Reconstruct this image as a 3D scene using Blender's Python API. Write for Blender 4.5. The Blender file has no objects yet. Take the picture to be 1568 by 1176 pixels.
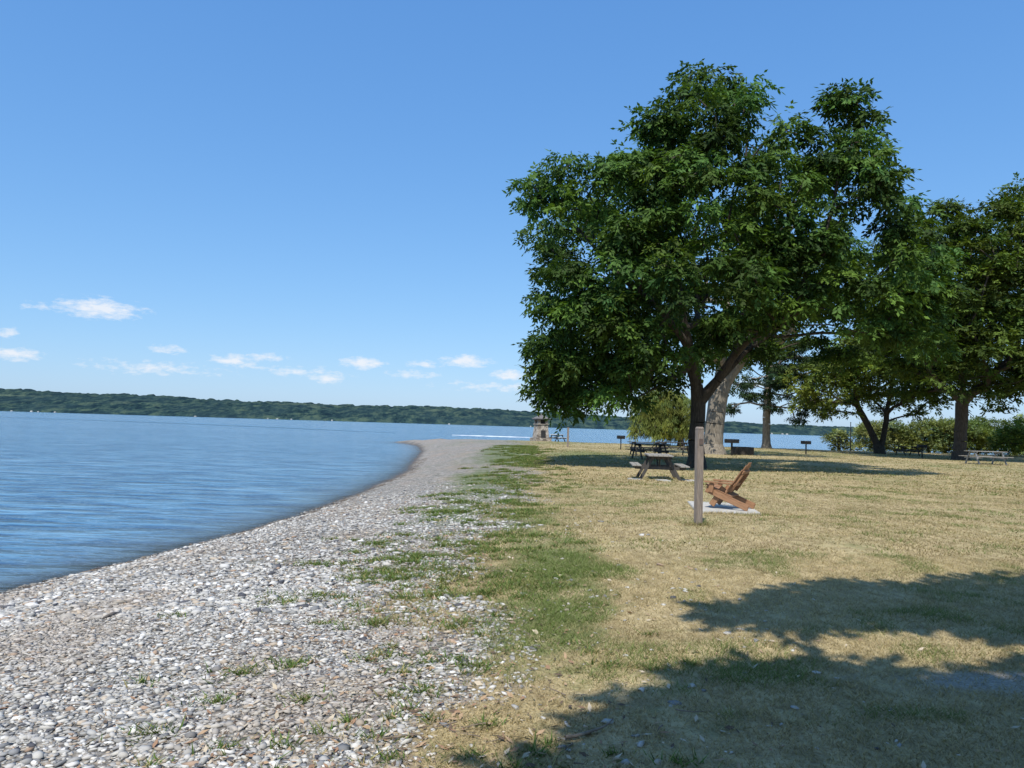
import bpy, bmesh, math
import numpy as np
from mathutils import Vector, Matrix, Euler
rng = np.random.default_rng(11)
scene = bpy.context.scene
EYE = 2.3
SUN_EL = math.radians(58)
SUN_H = np.array([-0.30, -0.954])
SUN_H = SUN_H/np.linalg.norm(SUN_H)
COT = 1/math.tan(SUN_EL)

# ---------------------------------------------------------------- helpers
def mesh_np(name, verts, faces, colors=None, mat=None, smooth=False, parent=None, attr="col"):
    me = bpy.data.meshes.new(name)
    verts = np.asarray(verts, dtype=np.float32); faces = np.asarray(faces, dtype=np.int32)
    n, k = faces.shape
    me.vertices.add(len(verts)); me.vertices.foreach_set("co", verts.ravel())
    me.loops.add(n*k); me.loops.foreach_set("vertex_index", faces.ravel())
    me.polygons.add(n); me.polygons.foreach_set("loop_start", np.arange(0, n*k, k, dtype=np.int32))
    if smooth:
        me.polygons.foreach_set("use_smooth", np.ones(n, dtype=bool))
    me.update(calc_edges=True)
    if colors is not None:
        a = me.attributes.new(attr, 'FLOAT_COLOR', 'POINT')
        c = np.ones((len(verts), 4), dtype=np.float32); c[:, :colors.shape[1]] = colors
        a.data.foreach_set("color", c.ravel())
    ob = bpy.data.objects.new(name, me)
    bpy.context.collection.objects.link(ob)
    if mat: me.materials.append(mat)
    if parent: ob.parent = parent
    return ob

def empty(name, loc=(0,0,0), rotz=0):
    e = bpy.data.objects.new(name, None); e.empty_display_size = 0.3
    bpy.context.collection.objects.link(e)
    e.location = loc; e.rotation_euler = (0, 0, rotz)
    return e

def box(name, size, loc, parent, mat, rot=(0,0,0), bev=0.006, taper=1.0):
    bm = bmesh.new(); bmesh.ops.create_cube(bm, size=1)
    for v in bm.verts:
        t = taper if v.co.z > 0 else 1.0
        v.co = Vector((v.co.x*size[0]*t, v.co.y*size[1]*t, v.co.z*size[2]))
    if bev > 0:
        bmesh.ops.bevel(bm, geom=bm.edges[:], offset=min(bev, min(size)*0.3), segments=2, affect='EDGES')
    me = bpy.data.meshes.new(name); bm.to_mesh(me); bm.free()
    me.materials.append(mat)
    ob = bpy.data.objects.new(name, me); bpy.context.collection.objects.link(ob)
    ob.location = loc; ob.rotation_euler = rot
    if parent: ob.parent = parent
    return ob

def cyl(name, r1, r2, h, loc, parent, mat, rot=(0,0,0), seg=20):
    bm = bmesh.new(); bmesh.ops.create_cone(bm, cap_ends=True, segments=seg, radius1=r1, radius2=r2, depth=h)
    me = bpy.data.meshes.new(name); bm.to_mesh(me); bm.free(); me.materials.append(mat)
    ob = bpy.data.objects.new(name, me); bpy.context.collection.objects.link(ob)
    ob.location = loc; ob.rotation_euler = rot
    if parent: ob.parent = parent
    return ob

def hashn(xi, yi, seed):
    v = np.sin(xi*127.1+yi*311.7+seed*74.7)*43758.5453
    return v-np.floor(v)
def vnoise(x, y, seed=0):
    x = np.asarray(x, float); y = np.asarray(y, float)
    xi = np.floor(x); yi = np.floor(y); fx = x-xi; fy = y-yi
    fx = fx*fx*(3-2*fx); fy = fy*fy*(3-2*fy)
    a = hashn(xi, yi, seed); b = hashn(xi+1, yi, seed); c = hashn(xi, yi+1, seed); d = hashn(xi+1, yi+1, seed)
    return (a*(1-fx)+b*fx)*(1-fy)+(c*(1-fx)+d*fx)*fy
def fbm(x, y, seed=0, o=4):
    s = 0; a = 0.5; t = 0
    for i in range(o):
        s = s+a*vnoise(x*2**i, y*2**i, seed+i*3.1); t += a; a *= 0.5
    return s/t
def sstep(a, b, x):
    t = np.clip((x-a)/(b-a), 0, 1); return t*t*(3-2*t)

# ---------------------------------------------------------------- terrain functions
SHORE = np.array([(-14,-60),(-9,-20),(-7.6,-5),(-7.0,3),(-6.4,9),(-5.55,14),(-5.0,19),(-4.75,24),(-4.8,35),(-5.6,45),(-7.1,62),
 (-9,76),(-11,84),(-13.5,89),(-11,90.5),(-4,88),(10,86),(30,85),(60,87),(110,90),(300,110),(900,200),(7000,600),(7000,-7000),(-14,-7000)], float)
def shore_dist(x, y):
    x = np.asarray(x, float); y = np.asarray(y, float)
    d = np.full(x.shape, 1e9); inside = np.zeros(x.shape, bool)
    n = len(SHORE)
    for i in range(n):
        a = SHORE[i]; b = SHORE[(i+1) % n]; ab = b-a
        t = np.clip(((x-a[0])*ab[0]+(y-a[1])*ab[1])/(ab@ab), 0, 1)
        d = np.minimum(d, np.hypot(x-a[0]-t*ab[0], y-a[1]-t*ab[1]))
        if a[1] != b[1]:
            c = ((a[1] > y) != (b[1] > y)) & (x < (b[0]-a[0])*(y-a[1])/(b[1]-a[1])+a[0])
            inside ^= c
    s = np.where(inside, d, -d)
    return s + 0.35*(fbm(x*0.5, y*0.5, 5, 3)-0.5) + 0.16*(vnoise(x*2.3, y*2.3, 9)-0.5)
def ground_z(x, y):
    s = shore_dist(x, y)
    z = np.where(s > 0, 0.86*(1-np.exp(-np.maximum(s, 0)/3.0)), np.maximum(-3, 0.2*s))
    und = (fbm(np.asarray(x)*0.25, np.asarray(y)*0.25, 21, 3)-0.5)*0.13*sstep(0, 3, s)
    fine = (fbm(np.asarray(x)*2.2, np.asarray(y)*2.2, 31, 3)-0.5)*0.045*sstep(0, 1, s)
    return z+und+fine
def gz(x, y): return float(ground_z(np.array([x]), np.array([y]))[0])
def xb(y): return np.interp(y, [0,4,9,14,24,40,65,90], [-.3,-.35,-.5,.0,.6,1.5,1.2,0])
GREEN = [(0.35,6.5,.6,1.6,.75),(0.55,9.0,.75,2.6,.85),(-0.9,8.6,.6,1.2,.6),(-.5,5.0,.4,.5,.45),(-.9,24,.9,10,.8),(-.4,48,1.8,20,.9),(-1,15,.7,3.5,.65),(.4,13,.7,2.5,.6),
 (4,42,3,9,.8),(16,24,14,6,.26),(9,36,9,9,.5),(12,14,8,4,.18),(30,40,16,16,.35),(2,70,8,10,.5),(8,9.5,5,1.2,.22),(3,9,1.2,.8,.3),(2,18,1.5,3,.3),(20,60,18,10,.5)]
def green_m(x, y):
    g = np.zeros(np.shape(x))
    for (a,b,c,d,e) in GREEN:
        g = np.maximum(g, e*np.exp(-((x-a)/c)**2-((y-b)/d)**2))
    return g+.28*(fbm(np.asarray(x)*.35, np.asarray(y)*.22, 91, 4)-.5)*sstep(5, 14, y)
def gravel_m(x, y, s):
    w = 0.65+0.02*y
    g = sstep(-w, w, xb(y)-x+(fbm(x*1.1, y*0.8, 41, 5)-0.5)*2.4)
    return np.maximum(g, 1-sstep(1.0, 2.2, s))
def path_m(x, y):
    return sstep(0.3, 0.7, np.exp(-((x-3.6)/1.7)**2-((y-4.75-0.05*(x-3))/.30)**2)+(fbm(x*3, y*3, 51)-.5)*.9)*.8

def graded(a, b, step, lo, hi, g):
    mid = list(np.arange(a, b, step)); up = [b]; st = step
    while up[-1] < hi: st *= g; up.append(up[-1]+st)
    dn = []; st = step; c = a
    while c > lo: st *= g; c -= st; dn.append(c)
    return np.array(dn[::-1]+mid+up)
def grid(xs, ys):
    X, Y = np.meshgrid(xs, ys)
    nx, ny = len(xs), len(ys)
    i = np.arange(nx-1)[None, :]+np.arange(ny-1)[:, None]*nx
    F = np.stack([i, i+1, i+1+nx, i+nx], -1).reshape(-1, 4)
    return X.ravel(), Y.ravel(), F

# ---------------------------------------------------------------- material helpers
def new_mat(name):
    m = bpy.data.materials.new(name); m.use_nodes = True
    nt = m.node_tree; b = nt.nodes["Principled BSDF"]
    return m, nt, b
def N(nt, t, **kw):
    n = nt.nodes.new(t)
    for k, v in kw.items(): setattr(n, k, v)
    return n
def noise(nt, vec, scale, detail=4, rough=0.55):
    n = N(nt, "ShaderNodeTexNoise"); n.inputs["Scale"].default_value = scale
    n.inputs["Detail"].default_value = detail; n.inputs["Roughness"].default_value = rough
    nt.links.new(vec, n.inputs["Vector"]); return n
def ramp(nt, fac, stops):
    r = N(nt, "ShaderNodeValToRGB"); el = r.color_ramp.elements
    while len(el) < len(stops): el.new(0.5)
    for e, (p, c) in zip(el, stops):
        e.position = p; e.color = (*c, 1) if len(c) == 3 else c
    nt.links.new(fac, r.inputs[0]); return r.outputs[0]
def mixc(nt, fac, a, b, mode='MIX'):
    m = N(nt, "ShaderNodeMix", data_type='RGBA', blend_type=mode)
    for sock, v in ((m.inputs[0], fac), (m.inputs[6], a), (m.inputs[7], b)):
        if isinstance(v, (int, float)): sock.default_value = v
        elif isinstance(v, tuple): sock.default_value = (*v, 1)
        else: nt.links.new(v, sock)
    return m.outputs[2]
def mth(nt, op, a, b=None, c=None, clamp=False):
    m = N(nt, "ShaderNodeMath", operation=op); m.use_clamp = clamp
    for i, v in enumerate((a, b, c)):
        if v is None: continue
        if isinstance(v, (int, float)): m.inputs[i].default_value = v
        else: nt.links.new(v, m.inputs[i])
    return m.outputs[0]
def pos(nt, scale=None):
    g = N(nt, "ShaderNodeNewGeometry").outputs["Position"]
    if scale:
        m = N(nt, "ShaderNodeMapping"); m.inputs["Scale"].default_value = scale
        nt.links.new(g, m.inputs["Vector"]); return m.outputs[0]
    return g
def bump(nt, h, strength, dist, b, normal=None):
    n = N(nt, "ShaderNodeBump"); n.inputs["Strength"].default_value = strength; n.inputs["Distance"].default_value = dist
    nt.links.new(h, n.inputs["Height"])
    if normal is not None: nt.links.new(normal, n.inputs["Normal"])
    if b is not None: nt.links.new(n.outputs[0], b.inputs["Normal"])
    return n.outputs[0]

def simple_mat(name, c1, c2, scale=8, stretch=(1,1,1), rough=0.8, bmp=0.3, bd=0.01, metallic=0, coord='Object'):
    m, nt, b = new_mat(name)
    tc = N(nt, "ShaderNodeTexCoord"); mp = N(nt, "ShaderNodeMapping"); mp.inputs["Scale"].default_value = stretch
    nt.links.new(tc.outputs[coord], mp.inputs["Vector"])
    n = noise(nt, mp.outputs[0], scale, 6, 0.6)
    col = ramp(nt, n.outputs["Fac"], [(0.3, c1), (0.7, c2)])
    nt.links.new(col, b.inputs["Base Color"]); b.inputs["Roughness"].default_value = rough
    b.inputs["Metallic"].default_value = metallic
    bump(nt, n.outputs["Fac"], bmp, bd, b)
    return m

def attr_mat(name, rough=0.7, transl=0.0, spec=0.3):
    m, nt, b = new_mat(name)
    a = N(nt, "ShaderNodeAttribute"); a.attribute_name = "col"
    nt.links.new(a.outputs["Color"], b.inputs["Base Color"])
    b.inputs["Roughness"].default_value = rough
    b.inputs["Specular IOR Level"].default_value = spec
    if transl > 0:
        t = N(nt, "ShaderNodeBsdfTranslucent")
        c = mixc(nt, 1.0, a.outputs["Color"], (1.5, 1.5, 0.5), 'MULTIPLY')
        nt.links.new(c, t.inputs[0])
        ms = N(nt, "ShaderNodeMixShader"); ms.inputs[0].default_value = transl
        nt.links.new(b.outputs[0], ms.inputs[1]); nt.links.new(t.outputs[0], ms.inputs[2])
        nt.links.new(ms.outputs[0], nt.nodes["Material Output"].inputs[0])
    return m

# ---------------------------------------------------------------- ground
def ground_mat():
    m, nt, b = new_mat("ground_mat")
    a = N(nt, "ShaderNodeAttribute"); a.attribute_name = "mask"
    sep = N(nt, "ShaderNodeSeparateColor"); nt.links.new(a.outputs["Color"], sep.inputs[0])
    R, G, B, A = sep.outputs[0], sep.outputs[1], sep.outputs[2], a.outputs["Alpha"]
    p = pos(nt)
    # gravel
    vo = N(nt, "ShaderNodeTexVoronoi"); vo.inputs["Scale"].default_value = 28; nt.links.new(p, vo.inputs["Vector"])
    sc = N(nt, "ShaderNodeSeparateColor"); nt.links.new(vo.outputs["Color"], sc.inputs[0])
    pebble = ramp(nt, sc.outputs[0], [(0, (.10,.10,.10)), (.2, (.27,.26,.245)), (.45, (.44,.42,.385)), (.65, (.51,.485,.445)), (.8, (.38,.32,.255)), (1, (.66,.64,.605))])
    edge = ramp(nt, vo.outputs["Distance"], [(0.25, (1,1,1)), (0.75, (.6,.58,.54))])
    pebble = mixc(nt, 1.0, pebble, edge, 'MULTIPLY')
    big = noise(nt, pos(nt, (1, .5, 1)), 0.8, 5, .65)
    pebble = mixc(nt, ramp(nt, big.outputs["Fac"], [(.47, (0,0,0)), (.66, (.5,.5,.5))]), pebble, (.39,.30,.225))
    med = noise(nt, p, 4.5, 4, .7)
    pebble = mixc(nt, 1.0, pebble, ramp(nt, med.outputs["Fac"], [(.36, (.62,.61,.60)), (.58, (1.08,1.08,1.08))]), 'MULTIPLY')
    # dry grass
    ps = pos(nt, (1.0, 0.6, 1.0))
    n1 = noise(nt, ps, 1.2, 6, .65); n2 = noise(nt, p, 38, 2, .7); n3 = noise(nt, ps, 0.22, 4); n5 = noise(nt, ps, 6, 4, .7)
    straw = ramp(nt, n2.outputs["Fac"], [(.25, (.22,.165,.085)), (.5, (.44,.345,.185)), (.78, (.60,.495,.29))])
    straw = mixc(nt, ramp(nt, n1.outputs["Fac"], [(.45, (0,0,0)), (.68, (.75,.75,.75))]), straw, (.27,.235,.105))
    straw = mixc(nt, ramp(nt, n3.outputs["Fac"], [(.40, (0,0,0)), (.62, (.6,.6,.6))]), straw, (.51,.41,.23))
    straw = mixc(nt, 1.0, straw, ramp(nt, n5.outputs["Fac"], [(.33, (.60,.58,.54)), (.6, (1.08,1.08,1.08))]), 'MULTIPLY')
    grn = ramp(nt, n2.outputs["Fac"], [(.25, (.045,.068,.018)), (.55, (.12,.17,.045)), (.8, (.23,.26,.10))])
    gn = noise(nt, p, 2.6, 5, .7); gn2 = noise(nt, ps, .45, 5, .65)
    gf = mth(nt, 'ADD', G, mth(nt, 'MULTIPLY', mth(nt, 'SUBTRACT', gn.outputs["Fac"], 0.5), 1.8))
    gf = mth(nt, 'ADD', gf, mth(nt, 'MULTIPLY', mth(nt, 'SUBTRACT', gn2.outputs["Fac"], 0.5), 1.2))
    gf = mth(nt, 'SUBTRACT', gf, 0.24)
    gfm = mth(nt, 'MULTIPLY', gf, 2.2, clamp=True)
    grass = mixc(nt, mth(nt, 'MULTIPLY', gfm, 0.75), straw, grn)
    dirtf = ramp(nt, noise(nt, p, 3.3, 5, .7).outputs["Fac"], [(.47, (0,0,0)), (.62, (.9,.9,.9))])
    pc = ramp(nt, n2.outputs["Fac"], [(.3, (.20,.19,.17)), (.7, (.42,.40,.36))])
    grass = mixc(nt, A, grass, pc)
    gr2 = mth(nt, 'ADD', R, mth(nt, 'MULTIPLY', mth(nt, 'SUBTRACT', noise(nt, p, 5, 5, .7).outputs["Fac"], 0.5), 1.6))
    gr2 = mth(nt, 'MULTIPLY', mth(nt, 'SUBTRACT', gr2, 0.30), 2.2, clamp=True)
    mixz = mth(nt, 'MULTIPLY', mth(nt, 'MULTIPLY', R, mth(nt, 'SUBTRACT', 1.0, R)), 4.0, clamp=True)
    grass = mixc(nt, mth(nt, 'MULTIPLY', mixz, dirtf), grass, (.20,.15,.10))
    peb2 = mixc(nt, mth(nt, 'MULTIPLY', gfm, .7), pebble, grn)
    col = mixc(nt, gr2, grass, peb2)
    col = mixc(nt, B, col, mixc(nt, 1.0, col, (.36,.31,.25), 'MULTIPLY'))
    nt.links.new(col, b.inputs["Base Color"])
    rgh = mth(nt, 'SUBTRACT', .93, mth(nt, 'MULTIPLY', B, .45)); nt.links.new(rgh, b.inputs["Roughness"])
    b.inputs["Specular IOR Level"].default_value = 0.2
    h = mth(nt, 'SUBTRACT', mth(nt, 'ADD', n2.outputs["Fac"], mth(nt, 'MULTIPLY', n5.outputs["Fac"], 1.5)), mth(nt, 'MULTIPLY', mth(nt, 'MULTIPLY', vo.outputs["Distance"], gr2), 1.2))
    bump(nt, h, .8, .03, b)
    return m
xs = graded(-9, 11, .12, -7000, 7000, 1.10); ys = graded(2, 16, .12, -7000, 9000, 1.045)
X, Y, F = grid(xs, ys)
S = shore_dist(X, Y); Z = ground_z(X, Y)
mask = np.stack([gravel_m(X, Y, S), green_m(X, Y), 1-sstep(0.05, 0.45, S+.15*(vnoise(X*3, Y*3, 3)-.5)), path_m(X, Y)], 1)
ground = mesh_np("ground", np.stack([X, Y, Z], 1), F, mask, ground_mat(), True, attr="mask")

# ---------------------------------------------------------------- water
def water_mat():
    m, nt, b = new_mat("lake_water_mat")
    a = N(nt, "ShaderNodeAttribute"); a.attribute_name = "shallow"
    sep = N(nt, "ShaderNodeSeparateColor"); nt.links.new(a.outputs["Color"], sep.inputs[0])
    def rpos(s, ang):
        g = N(nt, "ShaderNodeNewGeometry").outputs["Position"]; mp = N(nt, "ShaderNodeMapping")
        mp.inputs["Scale"].default_value = s; mp.inputs["Rotation"].default_value = (0, 0, ang)
        nt.links.new(g, mp.inputs["Vector"]); return mp.outputs[0]
    w1 = noise(nt, rpos((.38, 1.25, 1), .20), 1.0, 3, .55)
    w2 = noise(nt, rpos((1.0, 2.8, 1), -.15), 1.0, 3, .6)
    w3 = noise(nt, rpos((.05, .28, 1), .05), 1.0, 5, .7)
    w4 = noise(nt, rpos((.004, .05, 1), .02), 1.0, 4, .65)
    deep = ramp(nt, w4.outputs["Fac"], [(.35, (.052,.145,.255)), (.65, (.08,.195,.32))])
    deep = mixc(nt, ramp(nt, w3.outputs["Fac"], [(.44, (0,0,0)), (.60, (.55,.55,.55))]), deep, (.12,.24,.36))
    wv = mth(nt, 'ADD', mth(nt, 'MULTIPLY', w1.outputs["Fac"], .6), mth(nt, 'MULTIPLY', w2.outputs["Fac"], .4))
    deep = mixc(nt, 1.0, deep, ramp(nt, wv, [(.42, (.38,.48,.60)), (.50, (1,1,1)), (.59, (1.7,1.5,1.35))]), 'MULTIPLY')  # ripple light and shade put into the colour: crests lighter, troughs darker
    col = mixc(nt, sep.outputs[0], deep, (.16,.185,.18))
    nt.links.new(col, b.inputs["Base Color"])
    b.inputs["Roughness"].default_value = .10; b.inputs["IOR"].default_value = 1.33
    h = mth(nt, 'ADD', w1.outputs["Fac"], mth(nt, 'MULTIPLY', w2.outputs["Fac"], .45))
    bump(nt, h, 1.0, .30, b)
    t = N(nt, "ShaderNodeBsdfTransparent"); ms = N(nt, "ShaderNodeMixShader")
    nt.links.new(sep.outputs[1], ms.inputs[0]); nt.links.new(b.outputs[0], ms.inputs[1]); nt.links.new(t.outputs[0], ms.inputs[2])
    nt.links.new(ms.outputs[0], nt.nodes["Material Output"].inputs[0])
    return m
xs = graded(-16, 0, .2, -9000, 9000, 1.12); ys = graded(4, 30, .3, -2000, 9000, 1.06)
X, Y, F = grid(xs, ys); S = shore_dist(X, Y)
d = np.maximum(-S, 0)
sh = np.stack([.85*np.exp(-d/1.1), 0.85*np.exp(-d/.45), d*0], 1)
mesh_np("lake_water", np.stack([X, Y, X*0], 1), F, sh, water_mat(), True, attr="shallow")

foam_m = simple_mat("foam_mat", (.55,.62,.68), (.85,.88,.9), 3, (1,1,1), .6)
def strip(name, pts, w, mat, z=0.02, seed=1):
    pts = np.array(pts, float); t = np.linspace(0, len(pts)-1, 160)
    x = np.interp(t, range(len(pts)), pts[:,0]); y = np.interp(t, range(len(pts)), pts[:,1])
    ww = w*(.3+1.2*vnoise(t*9, t*0, seed))*np.sin(np.linspace(0.05, 3.1, 160))
    V = np.concatenate([np.stack([x, y-ww/2, x*0+z], 1), np.stack([x, y+ww/2, x*0+z+.05], 1)])
    i = np.arange(159); Fs = np.stack([i, i+1, i+161, i+160], 1)
    return mesh_np(name, V, Fs, None, mat)
strip("boat_wake", [(-12,158),(-6,157),(0,156),(6,157)], 9, foam_m)
wk = simple_mat("wake_swell_mat", (.02,.09,.15), (.03,.12,.19), 3, (1,1,1), .35)
strip("boat_wake", [(-190,262),(-110,235),(-60,196),(-24,160)], 5, wk, .03, 4)

# ---------------------------------------------------------------- far hills
def hill_mat():
    m, nt, b = new_mat("far_hills_mat")
    n = noise(nt, pos(nt, (1, .25, 1.8)), .03, 4, .7); n2 = noise(nt, pos(nt, (.25, .5, 1)), .008, 3); n3 = noise(nt, pos(nt, (.5,.3,2)), .012, 3)
    c = ramp(nt, n.outputs["Fac"], [(.40, (.012,.028,.038)), (.50, (.028,.057,.056)), (.60, (.066,.10,.074))])  # bluish tones: aerial haze put into the hill base colour
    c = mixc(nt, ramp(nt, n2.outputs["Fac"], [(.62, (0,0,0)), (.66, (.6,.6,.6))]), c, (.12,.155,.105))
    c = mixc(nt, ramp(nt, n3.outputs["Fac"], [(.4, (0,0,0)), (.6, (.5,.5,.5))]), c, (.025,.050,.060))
    nt.links.new(c, b.inputs["Base Color"]); b.inputs["Roughness"].default_value = 1; b.inputs["Specular IOR Level"].default_value = 0
    bump(nt, n.outputs["Fac"], 1, 18, b)
    return m
xs = np.arange(-3600, 4600, 8.0); ts = np.linspace(0, 1, 44)
Xh, T, F = grid(xs, ts)
Yh = 2600+900*T + 60*(fbm(Xh*.002, Xh*0, 61)-.5)
pxh = Xh/3500*1176+784
Hh = np.interp(pxh, [-200,0,100,200,400,600,740,830,1000,1150,1310,1568,1900], [35,34,32,30,26,23,25,22,18,15,13,13,15])/1176*3500
Hh = Hh*(1+.2*(fbm(Xh*.0025, Xh*0+2, 63)-.5))
Zh = 10*sstep(0, .03, T) + (Hh-14)*sstep(0.0, 1.0, T)**.8*1.0 + 14*(vnoise(Xh/17, T*40, 66)-.3)*sstep(0, .05, T)+14*(fbm(Xh/60, T*9, 68)-.5)*sstep(0,.1,T)
Zh = np.where(T > .999, -20, Zh); Zh = np.where(T == 0, -1, Zh)
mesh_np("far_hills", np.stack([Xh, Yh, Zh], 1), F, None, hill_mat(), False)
housem = simple_mat("house_paint_mat", (.20,.20,.19), (.50,.49,.46), .02, (1,1,1), .9)
V = []; Fc = []
for k in range(34):
    hx = rng.uniform(-2300, 2500); hy = 2594+rng.uniform(-4, 4)+60*(float(fbm(np.array([hx*.002]), np.array([0.]), 61)[0])-.5)
    w, dd, h = rng.uniform(3.5, 7), 8, rng.uniform(1.5, 2.6); o = len(V)
    V += [(hx-w/2,hy,0),(hx+w/2,hy,0),(hx+w/2,hy+dd,0),(hx-w/2,hy+dd,0),(hx-w/2,hy,h),(hx+w/2,hy,h),(hx+w/2,hy+dd,h),(hx-w/2,hy+dd,h),(hx-w/2,hy+dd/2,h+2),(hx+w/2,hy+dd/2,h+2)]
    Fc += [(o,o+1,o+5,o+4),(o+1,o+2,o+6,o+5),(o+2,o+3,o+7,o+6),(o+3,o,o+4,o+7),(o+4,o+5,o+9,o+8),(o+6,o+7,o+8,o+9)]
mesh_np("distant_lakeside_houses", V, Fc, None, housem)

# ---------------------------------------------------------------- trees
def norm(v): return v/np.maximum(np.linalg.norm(v, axis=-1, keepdims=True), 1e-9)
def leaves(name, C, R, n_spray, k, leaf_l, leaf_w, droop, base_col, mat, parent, flat=.8, var=.25, spray=.45):
    M = len(C)
    idx = np.repeat(np.arange(M), n_spray); n = len(idx)
    dr = norm(rng.normal(size=(n, 3))); dr[:, 2] = np.where(rng.random(n) < .7, np.abs(dr[:, 2]), dr[:, 2])
    rr = R[idx]*rng.random(n)**.33
    P = C[idx]+dr*rr[:, None]*np.array([1, 1, flat])
    o = norm(dr*np.array([1,1,.5])+rng.normal(size=(n, 3))*.4+np.array([0, 0, -droop]))
    side = norm(np.cross(o, np.array([0, 0, 1.0])+rng.normal(size=(n,3))*.3))
    cb = (1+var*rng.normal(size=(M, 1)))*np.array([1,1,1])
    cb = np.clip(cb, .5, 1.6)*(1+np.array([.13,.05,-.1])*rng.normal(size=(M,1)))
    c0 = np.clip(np.array(base_col)*cb, .004, .5)
    Vs = []; Cs = []
    for j in range(k):
        t = (j+.5)/k*spray; sg = 1 if j % 2 else -1
        p = P+o*t*(.8+.4*rng.random((n,1)))
        a = norm(o*.6+side*sg*.8+np.array([0,0,-.35*droop])+rng.normal(size=(n,3))*.28)
        if j == k-1: a = norm(o+rng.normal(size=(n,3))*.2)
        w = norm(np.cross(a, np.cross(o, side)+rng.normal(size=(n,3))*.35))
        L = leaf_l*(.7+.6*rng.random((n,1))); W = leaf_w*(.7+.6*rng.random((n,1)))
        q = np.stack([p, p+a*L*.45+w*W*.5, p+a*L, p+a*L*.45-w*W*.5], 1)
        Vs.append(q.reshape(-1, 3))
        cc = c0[idx]*(.7+.6*rng.random((n,1)))
        Cs.append(np.repeat(cc, 4, axis=0))
    V = np.concatenate(Vs); Cc = np.concatenate(Cs)
    Fq = np.arange(len(V)).reshape(-1, 4)
    return mesh_np(name, V, Fq, Cc, mat, False, parent)

def branches(name, trunks, C, base_r, mat, parent, tip=.015, step=.9, start_frac=.3, k_path=.35, skip=0.0):
    nodes = []; par = []; plen = []
    for (pts, root) in trunks:
        pr = -1
        if root is not None:
            pr = int(np.argmin([np.linalg.norm(np.array(q)-np.array(pts[0])) for q in nodes]))
        for i in range(len(pts)-1):
            a = np.array(pts[i], float); b = np.array(pts[i+1], float); m = max(1, int(np.linalg.norm(b-a)/.6))
            for q in range(0 if (i == 0 and pr == -1) else 1, m+1):
                if i > 0 and q == 0: continue
                c = a+(b-a)*q/m
                if q not in (0, m): c = c+rng.normal(size=3)*.03
                nodes.append(c); par.append(pr)
                plen.append(0 if pr < 0 else plen[pr]+np.linalg.norm(c-nodes[pr])); pr = len(nodes)-1
    n0 = len(nodes)
    A = np.array(nodes); PL = np.array(plen)
    zmin_attach = A[:, 2].min()+start_frac*(A[:, 2].max()-A[:, 2].min())
    allow = A[:, 2] > zmin_attach
    order = np.argsort(np.linalg.norm(C-A[-1], axis=1))
    for ci in order:
        if rng.random() < skip: continue
        c = C[ci]
        dd = np.linalg.norm(A-c, axis=1)+k_path*PL+np.where(allow, 0, 1e6)+np.maximum(0, A[:, 2]-c[2]-.3)*1.2
        j = int(np.argmin(dd)); a = A[j]; L = np.linalg.norm(c-a); m = max(1, int(L/step))
        pr = j; newA = []; newP = []
        for q in range(1, m+1):
            t = q/m; pt = a+(c-a)*t+np.array([0,0,1])*math.sin(t*math.pi)*L*.06+rng.normal(size=3)*.05*L*(1-t)*.8
            nodes.append(pt); par.append(pr); plen.append(plen[pr]+L/m); newA.append(pt); newP.append(plen[-1]); pr = len(nodes)-1
        A = np.vstack([A, newA]); PL = np.append(PL, newP); allow = np.append(allow, [True]*len(newA))
    n = len(nodes); w = np.zeros(n); nch = np.zeros(n, int)
    for i in range(n):
        if par[i] >= 0: nch[par[i]] += 1
    e = 2.2
    for i in range(n-1, -1, -1):
        if nch[i] == 0: w[i] += tip**e
        if par[i] >= 0: w[par[i]] += w[i]
    r = w**(1/e); sc = base_r/r[0]
    r = np.maximum(r*sc, tip*.7)
    V = []; Fc = []; h0 = A[:, 2].min()
    for i in range(n):
        if par[i] < 0: continue
        a = np.array(nodes[par[i]]); b = np.array(nodes[i]); ra = min(r[par[i]], r[i]*1.5); rb = r[i]
        fl = lambda z: 1+.55*math.exp(-(z-h0)/.35)
        ra *= fl(a[2]); rb *= fl(b[2])
        d = b-a; d = d/max(np.linalg.norm(d), 1e-6)
        u = np.cross(d, [0, 1, 0.13]); u /= np.linalg.norm(u); v = np.cross(d, u)
        sd = 12 if rb > .08 else 5
        o = len(V)
        for (c, rr) in ((a, ra), (b, rb)):
            for s in range(sd):
                th = 2*math.pi*s/sd; V.append(c+(u*math.cos(th)+v*math.sin(th))*rr)
        for s in range(sd): Fc.append((o+s, o+(s+1) % sd, o+sd+(s+1) % sd, o+sd+s))
    return mesh_np(name, V, Fc, None, mat, True, parent)

def crown_pts(lobes, unit, D, per_m2, shell=.8, shift=0.0):
    """lobes: (lateral, height, radius) in 1/unit metres from the trunk foot, D = crown half depth"""
    L = np.array(lobes, float)/unit
    cx = (L[:,0].min()+L[:,0].max())/2; cz = (L[:,1].min()+L[:,1].max())/2
    Rx = (L[:,0].max()-L[:,0].min())/2+L[:,2].mean(); Rz = (L[:,1].max()-L[:,1].min())/2+L[:,2].mean()
    out = []
    for (x, z, r) in L:
        n = max(3, int(math.pi*r*r*per_m2))
        dep = D*math.sqrt(max(.06, 1-((x-cx)/Rx)**2-((z-cz)/Rz)**2))*rng.uniform(.78, 1.12)
        for _ in range(n):
            rho = math.sqrt(rng.random())*.88; th = rng.random()*6.283
            px, pz = x+rho*r*math.cos(th), z+rho*r*math.sin(th)
            bul = r*math.sqrt(1-rho*rho)
            if rng.random() < shell: y = (1 if rng.random() < .42 else -1)*(dep*.62+bul*rng.uniform(.6, 1))
            else: y = rng.uniform(-1, 1)*dep*.8
            out.append((px-.03*pz, y+shift, pz+.03*px))
    return np.array(out)

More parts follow.
